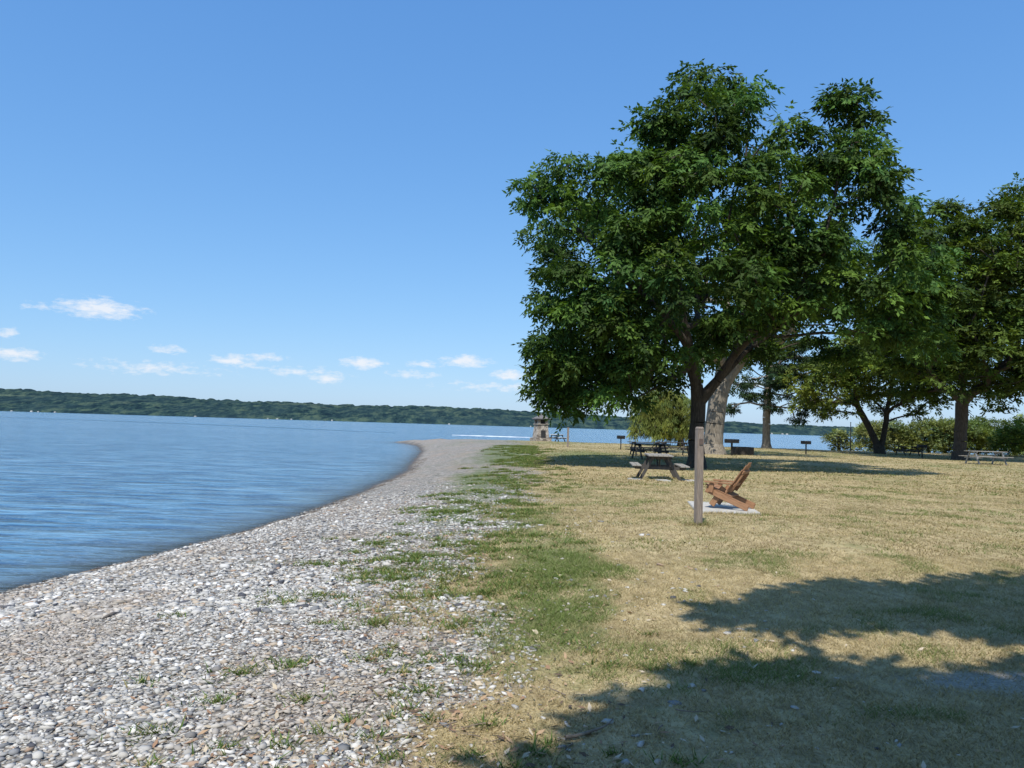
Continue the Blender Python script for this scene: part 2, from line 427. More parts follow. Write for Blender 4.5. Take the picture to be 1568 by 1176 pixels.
leaf_walnut = attr_mat("walnut_leaf_mat", .65, .25, .18)
bark_dark = simple_mat("bark_dark_mat", (.022,.018,.014), (.085,.07,.055), 6, (3,3,.6), .95, .8, .03)
bark_pale = simple_mat("bark_pale_mat", (.12,.10,.08), (.33,.29,.23), 5, (3,3,.6), .95, .8, .03)

def tree(name, base, lobes, unit, D, per_m2, trunks, base_r, bark, leafcol, cr=(.5,.9), spr=45, k=9, ll=.2, lw=.075, droop=.5, shell=.8, flat=.8, spray=.45, start=.35, skip=0, var=.25, leafmat=None):
    e = empty(name, (base[0], base[1], gz(*base)-.05))
    C = crown_pts(lobes, unit, D, per_m2, shell)
    R = rng.uniform(cr[0], cr[1], len(C))
    leaves("foliage", C, R, spr, k, ll, lw, droop, leafcol, leafmat or leaf_walnut, e, flat, var, spray)
    branches("trunk_and_limbs", trunks, C, base_r, bark, e, start_frac=start, skip=skip)
    return e, len(C)

main_lobes = [(-20,540,42),(-62,503,46),(30,548,24),(62,560,14),(148,522,36),(190,485,46),(118,448,44),(-12,465,66),(-90,450,52),(-165,420,42),(-222,420,32),
 (-246,385,22),(-200,375,46),(-115,370,75),(-15,370,85),(85,370,85),(185,390,75),(250,385,42),(215,500,20),(272,330,55),(195,290,75),(85,270,70),(305,270,48),(325,235,32),(245,225,55),(345,300,28),
 (165,230,48),(-25,265,75),(-125,280,65),(-195,295,44),(-205,245,38),(-205,200,52),(-242,170,30),(-220,130,34),(-232,124,14),(-165,160,55),(-165,112,26),(-105,180,60),(-105,118,26),(-188,98,18),
 (-55,165,45),(25,190,42),(95,200,30),(-130,130,35),(-150,225,50),(290,190,28),(350,200,26)]
main_tr = [([(0,0,0),(-.05,0,1.2),(.05,0,2.7),(-.25,-.1,4.2),(-.75,-.3,6.4),(-.9,-.2,8.5),(-1.2,0,11),(-1.0,.2,13)], None),
           ([(.05,0,2.7),(.7,-.4,3.6),(1.3,-.6,4.6),(1.7,-.3,6.5),(2.6,0,9),(3.4,.3,12)], 0),
           ([(.9,-.4,3.9),(2.5,.6,5.2),(4.6,1,6.6),(6.8,1.4,8.0)], 0),
           ([(-.4,-.1,5.0),(-2,-1.4,6.4),(-3.8,-2,7.6),(-5,-2,9)], 0),
           ([(-.25,-.1,4.2),(-1.8,1.2,5.0),(-3.8,1.6,5.0),(-5.2,1.2,4.4)], 0),
           ([(0,0,5.8),(.6,3,7),(1.0,4.5,9)], 0)]
_, nm = tree("walnut_tree", (7.5,31), main_lobes, 38, 6.0, 1.9, main_tr, .30, bark_dark, (.060,.112,.020), cr=(.45,.9), spr=48, k=8, ll=.22, lw=.095, droop=.85, start=.30, flat=.72, var=.38)
print("clumps", nm)

lob = [(-40,300,60),(40,320,70),(110,300,60),(0,220,60),(90,220,60),(-70,220,50),(150,230,40),(40,160,40),(-30,150,30)]
tree("cottonwood_tree", (12.9,49), lob, 24, 5, .7, [([(0,0,0),(.1,0,2),(.35,0,4),(.5,0,6.5),(.8,0,10),(1,0,13)],None),([(.35,0,4),(1.5,0,6),(3,0,9)],0)], .60, bark_pale, (.050,.085,.018), cr=(.6,1.0), spr=20, k=6, ll=.3, lw=.15, start=.45)
lob = [(-30,140,30),(20,150,34),(-10,105,26),(-35,78,18),(35,115,30),(50,85,20),(0,185,34),(60,150,30),(75,62,12),(65,120,26),(-40,110,22),(-10,72,14),(20,70,12),(95,130,24),(-55,60,10),(40,52,12)]
tree("spruce_tree", (24.3,73), lob, 16.1, 3.0, 1.4, [([(0,0,0),(-.05,0,3),(.1,0,6),(.3,0,9),(.3,0,12)],None)], .36, bark_pale, (.028,.052,.018), cr=(.4,.8), spr=32, k=6, ll=.32, lw=.09, droop=1.0, start=.3, flat=.5)
lob = [(-85,125,30),(-50,145,36),(-10,150,38),(30,150,34),(65,130,30),(-110,85,20),(-70,95,28),(-30,105,30),(15,110,32),(55,95,28),(-95,65,14),(70,70,18),(-30,165,34),(20,80,14),(-10,190,34),(45,190,38),(-60,70,14),(-120,110,20),(90,110,24)]
tree("locust_tree", (31.7,66), lob, 17.8, 4.5, 1.9, [([(0,0,0),(.3,0,1.5),(.6,.1,3.5),(1.0,0,6),(1.2,0,8)],None),([(.05,0,.2),(-.6,0,1.6),(-1.4,.1,3.2),(-2.6,0,5.4),(-3.4,0,6.5)],0)], .34, bark_dark, (.13,.17,.032), cr=(.45,.85), spr=28, k=6, ll=.3, lw=.13, droop=.5, start=.25, flat=.55)
lob = [(60,385,26),(15,365,34),(-40,350,32),(75,345,44),(-70,305,44),(-10,300,58),(60,290,60),(-80,240,48),(-20,235,55),(50,225,60),(110,300,55),(120,220,60),(-70,180,44),(0,170,55),(70,160,50),(120,140,40),(-40,125,34),(30,115,30),(90,95,26),(130,340,44),(-85,335,24),(110,390,24),(-85,150,24)]
tree("maple_tree", (31,53), lob, 22.2, 5.0, 1.7, [([(0,0,0),(0,0,2),(.1,0,4),(.2,0,7),(.4,0,11),(.8,0,15)],None),([(.1,0,4),(-1.4,0,5.2),(-3,0,7.5)],0),([(.1,0,4.2),(1.8,0,5.4),(4,0,7.8)],0)], .40, bark_dark, (.078,.122,.022), cr=(.55,1.0), spr=34, k=7, ll=.28, lw=.13, droop=.5, start=.3, flat=.7, var=.34)
lob = [(-40,260,40),(20,280,50),(-60,200,40),(0,200,50),(60,200,50),(-50,140,40),(30,130,40),(-10,300,34)]
tree("maple_tree", (43,62), lob, 19, 5.0, 1.2, [([(0,0,0),(0,0,3),(.2,0,7),(.4,0,12)],None)], .4, bark_dark, (.065,.10,.022), cr=(.6,1.0), spr=24, k=6, ll=.32, lw=.15)
e = empty("willow_tree", (16.2,73,gz(16.2,73)))
C = []
for k in range(44):
    a = rng.random()*6.283; r = 2.9*math.sqrt(rng.random()); top = 5.4-.28*r*r*.6
    for q in range(6):
        C.append((-1.6+r*math.cos(a)*1.1, r*math.sin(a), top-q*.75-rng.random()*.3))
C = np.array(C); C = C[C[:,2] > .9]
leaves("foliage", C, rng.uniform(.3,.55,len(C)), 24, 5, .32, .06, 2.5, (.15,.175,.04), leaf_walnut, e, 1.3, .28, .4)
branches("trunk_and_limbs", [([(0,0,0),(-.1,0,1.5),(-.6,0,3),(-1.3,0,4.6)],None)], C[::4], .26, bark_dark, e)
def shrub(name, x, y, w, h, col, seed=0, dens=1.0):
    e = empty(name, (x, y, gz(x, y)-.1))
    n = int(w*h*3.6*dens); C = []
    for _ in range(n):
        u = rng.uniform(-1, 1); hh = h*(.6+.45*float(vnoise(np.array([u*2.5+seed]), np.array([seed*1.7]))[0]))*math.sqrt(max(.05, 1-u*u*.8))
        C.append((u*w/2, rng.uniform(-1,1)*w*.22*(1-u*u*.5), rng.random()**.6*hh))
    C = np.array(C)
    leaves("foliage", C, rng.uniform(.35,.65,len(C)), 24, 5, .26, .11, .1, col, leaf_walnut, e, .9, .22, .35)
    branches("stems", [([(0,0,0),(0,0,.5)],None)], C[::3], .12, bark_dark, e, start_frac=0)
for (x,y,w,h,c) in [(38.5,80,5.5,4.2,(.22,.25,.11)),(43,79,6,4.6,(.19,.23,.085)),(47.5,80,6,4.0,(.15,.20,.06)),(48.5,72,6,4.0,(.12,.17,.035)),(53,76,7,5.0,(.16,.20,.05)),(58,78,7,5,(.10,.15,.04)),(35,82,3,2.2,(.15,.18,.07)),(65,80,8,5,(.09,.13,.03)),(73,84,9,5,(.09,.13,.03)),(42,84,5,3.4,(.17,.20,.08)),(51,84,9,5,(.12,.16,.05))]:
    shrub("willow_shrub", x, y, w, h, c, x)

# tree beside/behind the photographer (casts the foreground shade)
e = empty("shade_tree", (7.5,-5,gz(7.5,-5)-.05))
tg = [(0.75,3.2,.6),(1.2,3.9,.6),(1.7,4.25,.5),(2.3,4.2,.5),(3.0,4.1,.5),(1.5,2.8,.9),(3,2.6,1.1),(4.2,3.6,.8),(0.4,2.2,.8),(1.4,1.4,1),(5.5,3.6,.9),(4.5,2.4,1.2),(2.4,3.4,.7),(3.4,3.3,.6),(3.6,4.5,.3),
      (2.1,6.4,.3),(2.9,6.75,.45),(3.6,7.1,.5),(4.5,7.3,.5),(5.5,7.6,.6),(6.6,7.6,.9),(4.5,6.3,.45),(5.2,6.1,.6),(6.5,6.0,.9),(7.8,7,1.1),(7,4.8,.9),(5.6,6.8,.5),(8.5,5,1.3),(8.5,8.3,.8),(3.6,6.2,.4),(4.6,5.5,.35),(4.2,6.8,.4)]
C = []
for (x, y, r) in tg:
    for _ in range(max(7, int(r*r*60))):
        zz = rng.uniform(6.4, 9.2); h = zz-.8; a = rng.random()*6.283; q = r*.9*math.sqrt(rng.random())
        C.append((x+q*math.cos(a)+SUN_H[0]*COT*h-7.5, y+q*math.sin(a)*1.1+SUN_H[1]*COT*h+5, zz-.8))
for _ in range(260):  # extra unseen crown clumps, added to block skylight and deepen the foreground shade
    v = norm(rng.normal(size=3)); v[2] = abs(v[2])*.8
    C.append(tuple(np.array([-.5,-.5,7])+v*np.array([6,5.5,4])*rng.uniform(.5,1)))
C = np.array(C)
leaves("foliage", C, rng.uniform(.2,.38,len(C)), 16, 4, .24, .13, .5, (.062,.115,.022), leaf_walnut, e, spray=.3)
branches("trunk_and_limbs", [([(0,0,0),(0,0,3),(-1,1.5,5),(-2.5,3.5,6.2)],None),([(0,0,3),(.2,-.4,6),(0,0,9)],0)], C[::3], .35, bark_dark, e)

# ---------------------------------------------------------------- pebbles
def visible_w(y): return .78*y+.6
bm = bmesh.new(); bmesh.ops.create_icosphere(bm, subdivisions=1, radius=1); bm.verts.ensure_lookup_table()
iv = np.array([v.co[:] for v in bm.verts]); iF = np.array([[v.index for v in f.verts] for f in bm.faces]); bm.free()
pal = np.array([(.44,.42,.39),(.34,.33,.31),(.21,.21,.21),(.52,.495,.45),(.64,.62,.585),(.09,.09,.10),(.40,.335,.26),(.35,.25,.18),(.47,.45,.405)])
pm = attr_mat("pebble_mat", .85, 0, .2)
def pebbles(NP, y0, y1, pw, scl, fade, xlo=-8.5):
    y = y0+(y1-y0)*rng.random(NP*3)**pw; x = rng.uniform(xlo, 2.2, NP*3)
    ok = (np.abs(x) < visible_w(y)+1); x, y = x[ok], y[ok]
    s = shore_dist(x, y); g = gravel_m(x, y, s)*(1-.6*np.clip(green_m(x,y),0,1))
    cl = np.clip(.55+1.1*fbm(x*2, y*1.6, 121, 4), 0, 1.2)
    ok = (s > -.25) & (rng.random(len(x)) < np.maximum(g*1.05-.08, .010)*cl*(1-sstep(fade[0], fade[1], y)))
    x, y = x[ok][:NP], y[ok][:NP]; n = len(x)
    sz = (.0075+.0095*rng.random(n)**1.8+.012*(rng.random(n) < .08))*scl
    sc = np.stack([sz*(1+.7*rng.random(n)), sz*(.75+.35*rng.random(n)), sz*(.28+.30*rng.random(n))], 1)
    jit = 1+.24*rng.normal(size=(n, 12, 1))
    v = iv[None]*jit*sc[:, None, :]
    th = rng.random(n)*6.283; ti = rng.normal(size=n)*.3
    cx, sx = np.cos(ti), np.sin(ti)
    v = np.stack([v[..., 0], v[..., 1]*cx[:, None]-v[..., 2]*sx[:, None], v[..., 1]*sx[:, None]+v[..., 2]*cx[:, None]], -1)
    c, s_ = np.cos(th)[:, None], np.sin(th)[:, None]
    v = np.stack([v[..., 0]*c-v[..., 1]*s_, v[..., 0]*s_+v[..., 1]*c, v[..., 2]], -1)
    v += np.stack([x, y, ground_z(x, y)+sc[:, 2]*.5], 1)[:, None, :]
    ci = rng.choice(len(pal), n, p=[.22,.18,.11,.17,.08,.05,.08,.03,.08])
    pc = pal[ci]*(.8+.4*rng.random((n, 1)))
    br = sstep(.54, .74, fbm(x*.9, y*.7, 131, 4))[:, None]*.45
    pc = pc*(1-br)+np.array([.36,.29,.22])*(.6+.7*rng.random((n,1)))*br
    wet = shore_dist(x, y) < .35; pc[wet] *= .45
    mesh_np("beach_pebbles", v.reshape(-1, 3), (iF[None]+12*np.arange(n)[:, None, None]).reshape(-1, 3), np.repeat(pc, 12, axis=0), pm, False)
pebbles(48000, 3.0, 9.0, 1.1, 1.0, (7, 9))
pebbles(24000, 6.5, 26.0, 1.5, 1.5, (9, 26))

# ---------------------------------------------------------------- grass blades
def blades(name, x, y, h, w, col, mat, lean=.6):
    n = len(x); z = ground_z(x, y)
    a = rng.random(n)*6.283; b = rng.random(n)*6.283
    sd = np.stack([np.cos(a), np.sin(a), a*0], 1)*(w/2)[:, None]
    base = np.stack([x, y, z-.004], 1)
    l = lean*(.3+rng.random(n)); tip = base+np.stack([np.cos(b)*h*l, np.sin(b)*h*l, h], 1)
    V = np.stack([base-sd, base+sd, tip], 1).reshape(-1, 3)
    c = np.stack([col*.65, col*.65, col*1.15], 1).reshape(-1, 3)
    return mesh_np(name, V, np.arange(3*n).reshape(-1, 3), c, mat)
gm = attr_mat("grass_mat", .85, .2, .15)
def scatter(n, y0, y1, pw=1.0):
    y = y0+(y1-y0)*rng.random(n)**pw; x = rng.uniform(-1, 1, n)*visible_w(y)
    return x, y
def grasscol(x, y):
    n = len(x)
    g = green_m(x, y)+(fbm(x*1.7, y*1.7, 71, 5)-.5)*2.0+(rng.random(n)-.5)*.5
    g = sstep(.16, .65, g)*.92
    st = np.array([.58,.465,.265])*(.45+.65*rng.random((n,1))); st = st*(1.15-.5*fbm(x*.8, y*.8, 73)[:, None])
    gc = np.array([.15,.215,.055])*(.5+.8*rng.random((n,1)))
    return st*(1-g[:, None])+gc*g[:, None], g
x, y = scatter(380000, 3.0, 9.5, .9); s = shore_dist(x, y); gr = gravel_m(x, y, s)
keep = rng.random(len(x)) < (1-gr)**1.1*(1-.85*path_m(x, y))*np.clip(-.05+2.0*fbm(x*2.2, y*2.2, 81, 5), .08, 1); x, y = x[keep], y[keep]
col, g = grasscol(x, y); n = len(x)
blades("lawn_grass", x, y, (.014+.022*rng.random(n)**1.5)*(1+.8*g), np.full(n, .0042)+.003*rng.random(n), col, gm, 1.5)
x, y = scatter(340000, 9.5, 28, 1.0); s = shore_dist(x, y); gr = gravel_m(x, y, s)
keep = rng.random(len(x)) < (1-gr)**1.1*np.clip(-.1+1.9*fbm(x*1.3, y*1.0, 82, 5), .05, 1)*(1-sstep(19, 28, y)); x, y = x[keep], y[keep]
col, g = grasscol(x, y); n = len(x)
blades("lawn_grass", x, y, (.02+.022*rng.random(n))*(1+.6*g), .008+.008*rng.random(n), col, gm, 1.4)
x, y = scatter(170000, 20, 80, 1.0); s = shore_dist(x, y); gr = gravel_m(x, y, s)
keep = rng.random(len(x)) < (1-gr)**1.1*np.clip(-.3+2.0*fbm(x*.5, y*.35, 83, 5), .05, 1)*(s > 3); x, y = x[keep], y[keep]
col, g = grasscol(x*.5, y*.5); col = grasscol(x, y)[0]*.5+col*.5; n = len(x)
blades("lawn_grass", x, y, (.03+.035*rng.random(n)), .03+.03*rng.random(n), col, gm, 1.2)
# weeds
wc = [(-1.95,6.9,.3),(-2.7,6.4,.1),(-1.75,3.95,.14),(-1.1,4.35,.14),(-1.65,4.9,.2),(-2.2,4.8,.09),(-1.0,6.1,.22),(-1.3,6.7,.16),(-.65,7,.2),(-1.3,8.2,.3),(-1.1,9.4,.3),(-.8,5.2,.16),(-.45,4.4,.15),(-.6,3.8,.12),(-1.3,3.7,.1),(-1.5,9.0,.25),(-.3,6.1,.3),(-.9,3.9,.08),(-.15,4.9,.15),(.6,5.2,.1),(1.2,5.0,.08),(-1.6,4.4,.15)]
for _ in range(330):
    yy = 7+50*rng.random()**1.6; wc.append((float(xb(yy))-rng.normal()*.75-.5, yy, rng.uniform(.06,.27)*(1+yy*.015)))
for _ in range(110):
    yy = 3.4+8*rng.random(); wc.append((float(xb(yy))+rng.normal()*.6, yy, rng.uniform(.04,.13)))
px, py, ph, pw = [], [], [], []
for (cx_, cy_, r) in wc:
    m = int(200*(r/.2)**1.4); m = min(m, 700)
    a = rng.random(m)*6.283; q = r*np.abs(rng.normal(size=m))*.55
    px.append(cx_+q*np.cos(a)*1.4); py.append(cy_+q*np.sin(a)*.9); ph.append((.014+.045*rng.random(m)**1.5)*(1+.02*cy_)); pw.append((.005+.008*rng.random(m))*(1+.04*cy_))
px, py, ph, pw = map(np.concatenate, (px, py, ph, pw)); n = len(px)
cw = np.where(rng.random((n,1)) < .22, np.array([[.36,.31,.13]]), np.array([[.125,.195,.05]]))*(.5+.8*rng.random((n,1)))
blades("green_weeds", px, py, ph, pw, cw, gm, 1.5)

# dead leaves / bark chips
n = 5600
y = 3.2+9*rng.random(n)**1.3; x = xb(y)+rng.normal(size=n)*.7-.25
x[:1100] = rng.uniform(-4.5,4,1100)
L = .009+.026*rng.random(n)**2.5; a = rng.random(n)*6.283
u = np.stack([np.cos(a), np.sin(a), rng.normal(size=n)*.25], 1)*L[:, None]; w = np.stack([-np.sin(a), np.cos(a), rng.normal(size=n)*.35], 1)*(L*.35)[:, None]
P = np.stack([x, y, ground_z(x, y)+.014], 1)
V = np.stack([P-u, P+w, P+u, P-w], 1).reshape(-1, 3)
cc = np.array([(.30,.18,.11),(.38,.26,.16),(.12,.085,.06),(.50,.42,.31)])[rng.integers(0,4,n)]
mesh_np("fallen_leaves", V, np.arange(4*n).reshape(-1,4), np.repeat(cc,4,axis=0), attr_mat("dead_leaf_mat", .8, 0, .2))
# twigs
V = []; Fc = []
def twig(p, ang, L, r):
    pts = []; c = np.array([p[0], p[1], 0.])
    for i in range(7):
        c = c+np.array([math.cos(ang), math.sin(ang), 0])*L/6; ang += rng.normal()*.22
        pts.append((c[0], c[1], gz(c[0], c[1])+.018))
    for i in range(6):
        a_ = np.array(pts[i]); b_ = np.array(pts[i+1]); d = (b_-a_)/np.linalg.norm(b_-a_); u = np.cross(d, [0,0,1]); u /= np.linalg.norm(u); w_ = np.cross(d, u); o = len(V)
        for (q, rr) in ((a_, r*(1-i/8)), (b_, r*(1-(i+1)/8))):
            for s in range(6): V.append(q+(u*math.cos(s*1.047)+w_*math.sin(s*1.047))*rr)
        for s in range(6): Fc.append((o+s, o+(s+1)%6, o+6+(s+1)%6, o+6+s))
twig((.25,3.75),.3,.35,.010); twig((-.35,4.3),2.4,.15,.006); twig((-.6,3.75),.2,.2,.006)
for _ in range(140):
    yy = 3.4+8*rng.random(); twig((float(xb(yy))+rng.normal()*1.0-.3, yy), rng.random()*6.28, rng.uniform(.05,.2), rng.uniform(.002,.005))
for _ in range(260):
    yy = 6.5+40*rng.random()**1.3; xx = np.interp(yy, SHORE[:,1][:11], SHORE[:,0][:11])+.42+rng.normal()*.10; twig((float(xx), yy), 1.5+rng.normal()*.4, rng.uniform(.1,.5), rng.uniform(.004,.012))
mesh_np("driftwood_twigs", V, Fc, None, simple_mat("twig_mat", (.10,.07,.05), (.28,.22,.16), 20), True)

# ---------------------------------------------------------------- furniture
wood_grey = simple_mat("weathered_wood_mat", (.20,.185,.16), (.36,.33,.29), 7, (1,12,12), .85, .4, .004)
wood_dark = simple_mat("dark_wood_mat", (.035,.032,.03), (.09,.08,.07), 7, (1,12,12), .85, .4, .004)
wood_orange = simple_mat("cedar_wood_mat", (.21,.105,.052), (.40,.215,.11), 7, (12,12,1.5), .75, .4, .003)
post_m = simple_mat("post_wood_mat", (.14,.11,.09), (.33,.27,.22), 9, (10,10,.7), .85, .6, .006)
metal_dk = simple_mat("dark_metal_mat", (.015,.015,.016), (.05,.045,.04), 12, (1,1,1), .6, .2, .002, .6)
metal_gy = simple_mat("galvanised_metal_mat", (.25,.25,.25), (.4,.4,.4), 12, (1,1,1), .5, .1, .002, .5)
conc = simple_mat("concrete_mat", (.36,.34,.30), (.52,.50,.45), 5, (1,1,1), .9, .3, .004)

def picnic_table(x, y, rz, wood, frame, L=1.8):
    e = empty("picnic_table", (x, y, gz(x, y)), rz)
    for i in range(5): box("top_plank_%d" % (i+1), (L, .138, .04), (0, (i-2)*.147, .74), e, wood)
    for s in (-1, 1):
        for j in range(2): box("seat_plank", (L, .13, .04), (0, s*(.63+j*.139), .44), e, wood)
    for s in (-1, 1):
        xx = s*(L/2-.32)
        box("seat_beam", (.045, 1.5, .09), (xx, 0, .373), e, frame)
        box("top_beam", (.045, .70, .08), (xx, 0, .678), e, frame)
        for t in (-1, 1):
            box("leg", (.05, .09, .83), (xx+s*.05, t*.40, .355), e, frame, (t*.50, 0, 0))
        box("brace", (.04, .04, .62), (xx-s*.24, 0, .53), e, frame, (0, s*.85, 0))
    return e
picnic_table(4.55,23.6,math.radians(84),wood_grey,wood_dark,1.9)
for (ax, ay) in ((3.75,23.0),(5.35,22.9),(4.5,22.6)): box("concrete_footing", (.35,.5,.06), (ax,ay,gz(ax,ay)+.0), None, conc, (0,0,.1))
picnic_table(7.75,44,math.radians(8),wood_dark,wood_dark,2.0)
picnic_table(9.7,45.5,math.radians(-30),wood_dark,wood_dark,1.9)
picnic_table(6.9,38,math.radians(15),wood_dark,wood_dark,1.9)
picnic_table(32,62,math.radians(10),wood_dark,wood_dark)
picnic_table(27.8,45,math.radians(5),wood_grey,metal_gy,2.2)
picnic_table(4.85,80,math.radians(60),simple_mat("pale_wood_mat", (.6,.6,.58), (.75,.75,.72), 3),metal_dk,2.0)

def grill(x, y, rz=0, s=1.0):
    e = empty("barbecue_grill", (x, y, gz(x, y)), rz)
    cyl("post", .04*s, .04*s, .78, (0,0,.36), e, metal_dk)
    box("firebox_floor", (.5*s,.38*s,.02), (0,0,.76), e, metal_dk)
    box("firebox_back", (.5*s,.02,.22), (0,.18*s,.883), e, metal_dk)
    for t in (-1,1): box("firebox_side", (.02,.335*s,.22), (t*.24*s,0,.883), e, metal_dk)
    box("firebox_front", (.455*s,.02,.10), (0,-.178*s,.823), e, metal_dk)
    for i in range(7): box("grate_bar", (.012,.33*s,.012), ((i-3)*.06*s,0,.93), e, metal_gy, bev=0)
    cyl("handle", .012, .012, .16, (.31*s,0,.93), e, metal_dk, (0,math.pi/2,0))
grill(7.9,55,.2); grill(13.7,47.6,.1,1.5); grill(21.9,57,.3,1.2); grill(30.5,57,-.2,1.2)
e = empty("fire_pit", (14.8,49,gz(14.8,49)))
for (sx_, sy_, lx, ly) in ((1.1,.08,0,-.5),(1.1,.08,0,.5),(.08,.915,-.51,0),(.08,.915,.51,0)): box("wall", (sx_,sy_,.5), (lx,ly,.25), e, bark_dark)
for i in range(6): box("grate_bar", (.02,.9,.02), (-.38+i*.15,0,.44), e, metal_dk, bev=0)

px_, py_ = 2.96, 12.05; z0 = gz(px_, py_)
e = empty("wooden_post", (px_, py_, z0), .25)
box("post_shaft", (.105,.105,1.62), (0,0,.69), e, post_m, bev=.008)
box("post_chamfer_top", (.103,.103,.03), (0,0,1.516), e, post_m, bev=.0, taper=.7)
box("trail_marker", (.06,.012,.09), (.0,-.06,1.30), e, simple_mat("marker_mat", (.10,.07,.06),(.14,.10,.08)), bev=0)
# tufts of longer grass the mower misses round the post and pad
tx_ = np.concatenate([px_+rng.normal(size=500)*.10, 4.1+rng.uniform(-.68,.68,500)]); ty_ = np.concatenate([py_+rng.normal(size=500)*.10, np.full(500, 13.72)+rng.normal(size=500)*.05+.0])
tc_, _g = grasscol(tx_, ty_)
blades("green_weeds", tx_, ty_, .04+.05*rng.random(1000), .007+.005*rng.random(1000), tc_, gm, .8)
e = empty("wooden_post", (4.26,57,gz(4.26,57)), .1)
box("post_shaft", (.13,.13,1.45), (0,0,.70), e, post_m); box("post_cap", (.15,.15,.03), (0,0,1.441), e, post_m)
e = empty("flag_pole", (33.6,76,gz(33.6,76)))
cyl("pole", .05, .035, 2.8, (0,0,1.4), e, metal_dk); cyl("cap", .07, .02, .08, (0,0,2.84), e, metal_dk)

cxp, cyp = 4.12, 14.5; zp = gz(cxp, cyp)
pad = box("concrete_pad", (1.15,2.0,.10), (4.1,14.8,zp-.01), None, conc, (0,0,math.radians(-8)), .01)
ztop = zp+.04
e = empty("adirondack_chair", (cxp+.02, cyp+.1, ztop), math.radians(-30))
def plank(name, p0, p1, y, wdt, th, mat=wood_orange):
    dx, dz = p1[0]-p0[0], p1[1]-p0[1]; L = math.hypot(dx, dz); ang = math.atan2(dx, dz)
    return box(name, (th, wdt, L), ((p0[0]+p1[0])/2, y, (p0[1]+p1[1])/2), e, mat, (0, ang, 0), .008)
for s in (-1, 1):
    plank("seat_rail", (-.34,.36), (.44,.045), s*.262, .04, .12)
    plank("back_rail", (-.25,.055), (-.02,.40), s*.215, .04, .11)
    plank("back_rail_upper", (.09,.33), (.32,.675), s*.215, .04, .06)
    plank("arm_support", (-.25,.30), (-.22,.475), s*.305, .035, .09)
    box("armrest", (.52,.11,.028), (-.10,s*.30,.49), e, wood_orange, (0,math.radians(2),0))
for i in range(7):
    t = i/6; box("seat_slat", (.075,.56,.022), (-.315+t*.42, 0, .428-t*.172), e, wood_orange, (0,math.radians(22),0), .005)
hs = [.62,.72,.78,.78,.72,.62]
for i in range(6):
    dxx, dzz = .5547, .8321
    y_ = (i-2.5)*.094; L = hs[i]; c0 = (-.075, .27)
    box("back_slat", (.022,.088,L), (c0[0]+dxx*L/2+.055, y_, c0[1]+dzz*L/2-.04), e, wood_orange, (0,math.atan2(dxx,dzz),0), .012)
for (h_, w_) in ((.30,.50),(.58,.50)):
    box("back_cross_rail", (.028,w_,.07), (-.075+.5547*h_+.082, 0, .27+.8321*h_-.058), e, wood_orange, (0,math.atan2(.5547,.8321),0))

stone, nt, b = new_mat("stone_mat")
tc = N(nt, "ShaderNodeTexCoord"); vv = N(nt, "ShaderNodeTexVoronoi"); vv.inputs["Scale"].default_value = 5; nt.links.new(tc.outputs["Object"], vv.inputs["Vector"])
sc_ = N(nt, "ShaderNodeSeparateColor"); nt.links.new(vv.outputs["Color"], sc_.inputs[0])
nt.links.new(ramp(nt, sc_.outputs[0], [(0,(.14,.12,.10)),(.5,(.30,.26,.22)),(1,(.45,.40,.34))]), b.inputs["Base Color"]); b.inputs["Roughness"].default_value = .95
bump(nt, vv.outputs["Distance"], .8, .04, b)
roofm = simple_mat("roof_shingle_mat", (.10,.09,.085), (.20,.185,.17), 6)
darkm = simple_mat("dark_opening_mat", (.01,.01,.012), (.03,.03,.03), 2)
tx, ty = 3.15, 80; e = empty("stone_lighthouse", (tx, ty, gz(tx, ty)-.05), .35)
box("plinth", (1.75,1.75,.40), (0,0,.20), e, stone, bev=.03)
box("body", (1.35,1.35,1.35), (0,0,1.07), e, stone, bev=.03, taper=.82)
box("sill", (1.25,1.25,.10), (0,0,1.80), e, stone, bev=.01)
for (a_, b_) in ((-1,-1),(1,-1),(-1,1),(1,1)): box("lantern_pier", (.28,.28,.42), (a_*.42,b_*.42,2.06), e, stone, bev=.01)
box("lantern_core", (.66,.66,.40), (0,0,2.06), e, darkm, bev=0)
box("cornice", (1.5,1.5,.10), (0,0,2.325), e, roofm, bev=.01)
cyl("roof", 1.12, .10, .42, (0,0,2.585), e, roofm, (0,0,math.pi/4), 4)
cyl("finial", .07, .02, .18, (0,0,2.87), e, roofm)
box("door", (.5,.03,.75), (0,-.668,.80), e, darkm, (math.radians(-5.2),0,0), 0)

# ---------------------------------------------------------------- world
w = bpy.data.worlds.new("World"); scene.world = w; w.use_nodes = True
nt = w.node_tree; bg = nt.nodes["Background"]; bg.inputs["Strength"].default_value = 0.13
sky = N(nt, "ShaderNodeTexSky", sky_type='NISHITA'); sky.sun_disc = False
sky.sun_elevation = SUN_EL; sky.sun_rotation = math.atan2(SUN_H[0], SUN_H[1]); sky.altitude = 100
sky.air_density = 1.0; sky.dust_density = 0.6; sky.ozone_density = 1.6
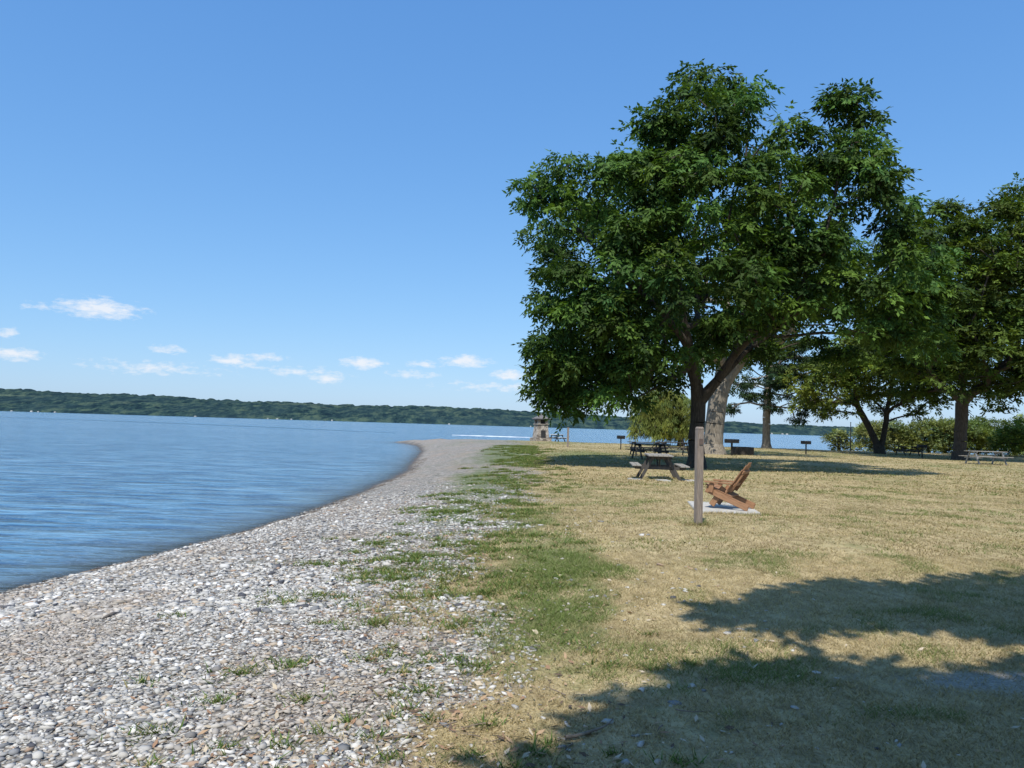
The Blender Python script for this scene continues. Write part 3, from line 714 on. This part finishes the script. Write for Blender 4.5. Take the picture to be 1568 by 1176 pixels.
# colour response of the sky (per-channel power curve: clear, saturated summer blue)
ssep = N(nt, "ShaderNodeSeparateColor"); nt.links.new(sky.outputs[0], ssep.inputs[0]); scmb = N(nt, "ShaderNodeCombineColor")
for i, (a_, p_) in enumerate(((.628,.83),(.80,.62),(1.06,.42))):
    v_ = mth(nt, 'POWER', mth(nt, 'MULTIPLY', ssep.outputs[i], .13), p_)
    nt.links.new(mth(nt, 'MULTIPLY', v_, a_/.13), scmb.inputs[i])
tc = N(nt, "ShaderNodeTexCoord"); sx3 = N(nt, "ShaderNodeSeparateXYZ"); nt.links.new(tc.outputs["Generated"], sx3.inputs[0])
az = mth(nt, 'ARCTAN2', sx3.outputs[0], sx3.outputs[1]); el = mth(nt, 'ARCSINE', sx3.outputs[2])
cmb = N(nt, "ShaderNodeCombineXYZ"); nt.links.new(mth(nt, 'MULTIPLY', az, 60), cmb.inputs[0]); nt.links.new(mth(nt, 'MULTIPLY', el, 150), cmb.inputs[1])
cn = noise(nt, cmb.outputs[0], 1.0, 5, .65)
clouds = [(-.497,.120,.050,.012,1.15),(-.575,.062,.028,.008,1.0),(-.585,.085,.014,.007,.85),(-.350,.069,.030,.008,1.05),(-.424,.078,.022,.006,.85),(-.193,.074,.032,.008,1.1),(-.236,.053,.026,.007,.95),
 (-.060,.082,.034,.008,1.15),(-.004,.066,.024,.008,1.1),(-.116,.076,.028,.005,.85),(-.13,.062,.040,.006,.75),(-.31,.075,.028,.006,.8),(-.44,.055,.10,.009,.62),(-.27,.060,.07,.007,.68),(-.02,.050,.09,.007,.62),(-.56,.115,.02,.006,.6),(.30,.06,.03,.007,.8)]
msk = None
for (a_, e_, wa, he, op) in clouds:
    dx = mth(nt, 'DIVIDE', mth(nt, 'SUBTRACT', az, a_), wa*1.25); dy = mth(nt, 'DIVIDE', mth(nt, 'SUBTRACT', el, e_), he*1.4)
    d_ = mth(nt, 'SQRT', mth(nt, 'ADD', mth(nt, 'MULTIPLY', dx, dx), mth(nt, 'MULTIPLY', dy, dy)))
    v_ = mth(nt, 'MULTIPLY', mth(nt, 'SUBTRACT', 1.0, d_, clamp=True), op)
    msk = v_ if msk is None else mth(nt, 'MAXIMUM', msk, v_)
cm = mth(nt, 'ADD', msk, mth(nt, 'MULTIPLY', mth(nt, 'SUBTRACT', cn.outputs["Fac"], .5), 2.0))
cm = mth(nt, 'MULTIPLY', mth(nt, 'MULTIPLY', mth(nt, 'SUBTRACT', cm, .24), 1.4, clamp=True), mth(nt, 'MULTIPLY', msk, 5, clamp=True))
cc_ = mixc(nt, mth(nt, 'MULTIPLY', cm, .85), scmb.outputs[0], (6.9,7.1,7.5))
nt.links.new(cc_, bg.inputs["Color"])

# sun
sd = bpy.data.lights.new("sun", 'SUN'); sd.energy = 5.0; sd.angle = math.radians(.53); sd.color = (1, .95, .86)
so = bpy.data.objects.new("sun", sd); bpy.context.collection.objects.link(so)
so.rotation_euler = Vector((SUN_H[0]*math.cos(SUN_EL), SUN_H[1]*math.cos(SUN_EL), math.sin(SUN_EL))).to_track_quat('Z', 'Y').to_euler()
so.location = (0, -10, 30)

# camera
cd = bpy.data.cameras.new("camera"); cd.lens = 27; cd.sensor_width = 36; cd.clip_end = 20000; cd.clip_start = .05
co = bpy.data.objects.new("camera", cd); bpy.context.collection.objects.link(co)
co.matrix_world = Matrix.Translation((0, 0, EYE)) @ Matrix.Rotation(math.radians(93.11), 4, 'X') @ Matrix.Rotation(math.radians(1.72), 4, 'Z')
scene.camera = co
scene.view_settings.view_transform = 'Standard'; scene.view_settings.look = 'None'; scene.view_settings.exposure = 0
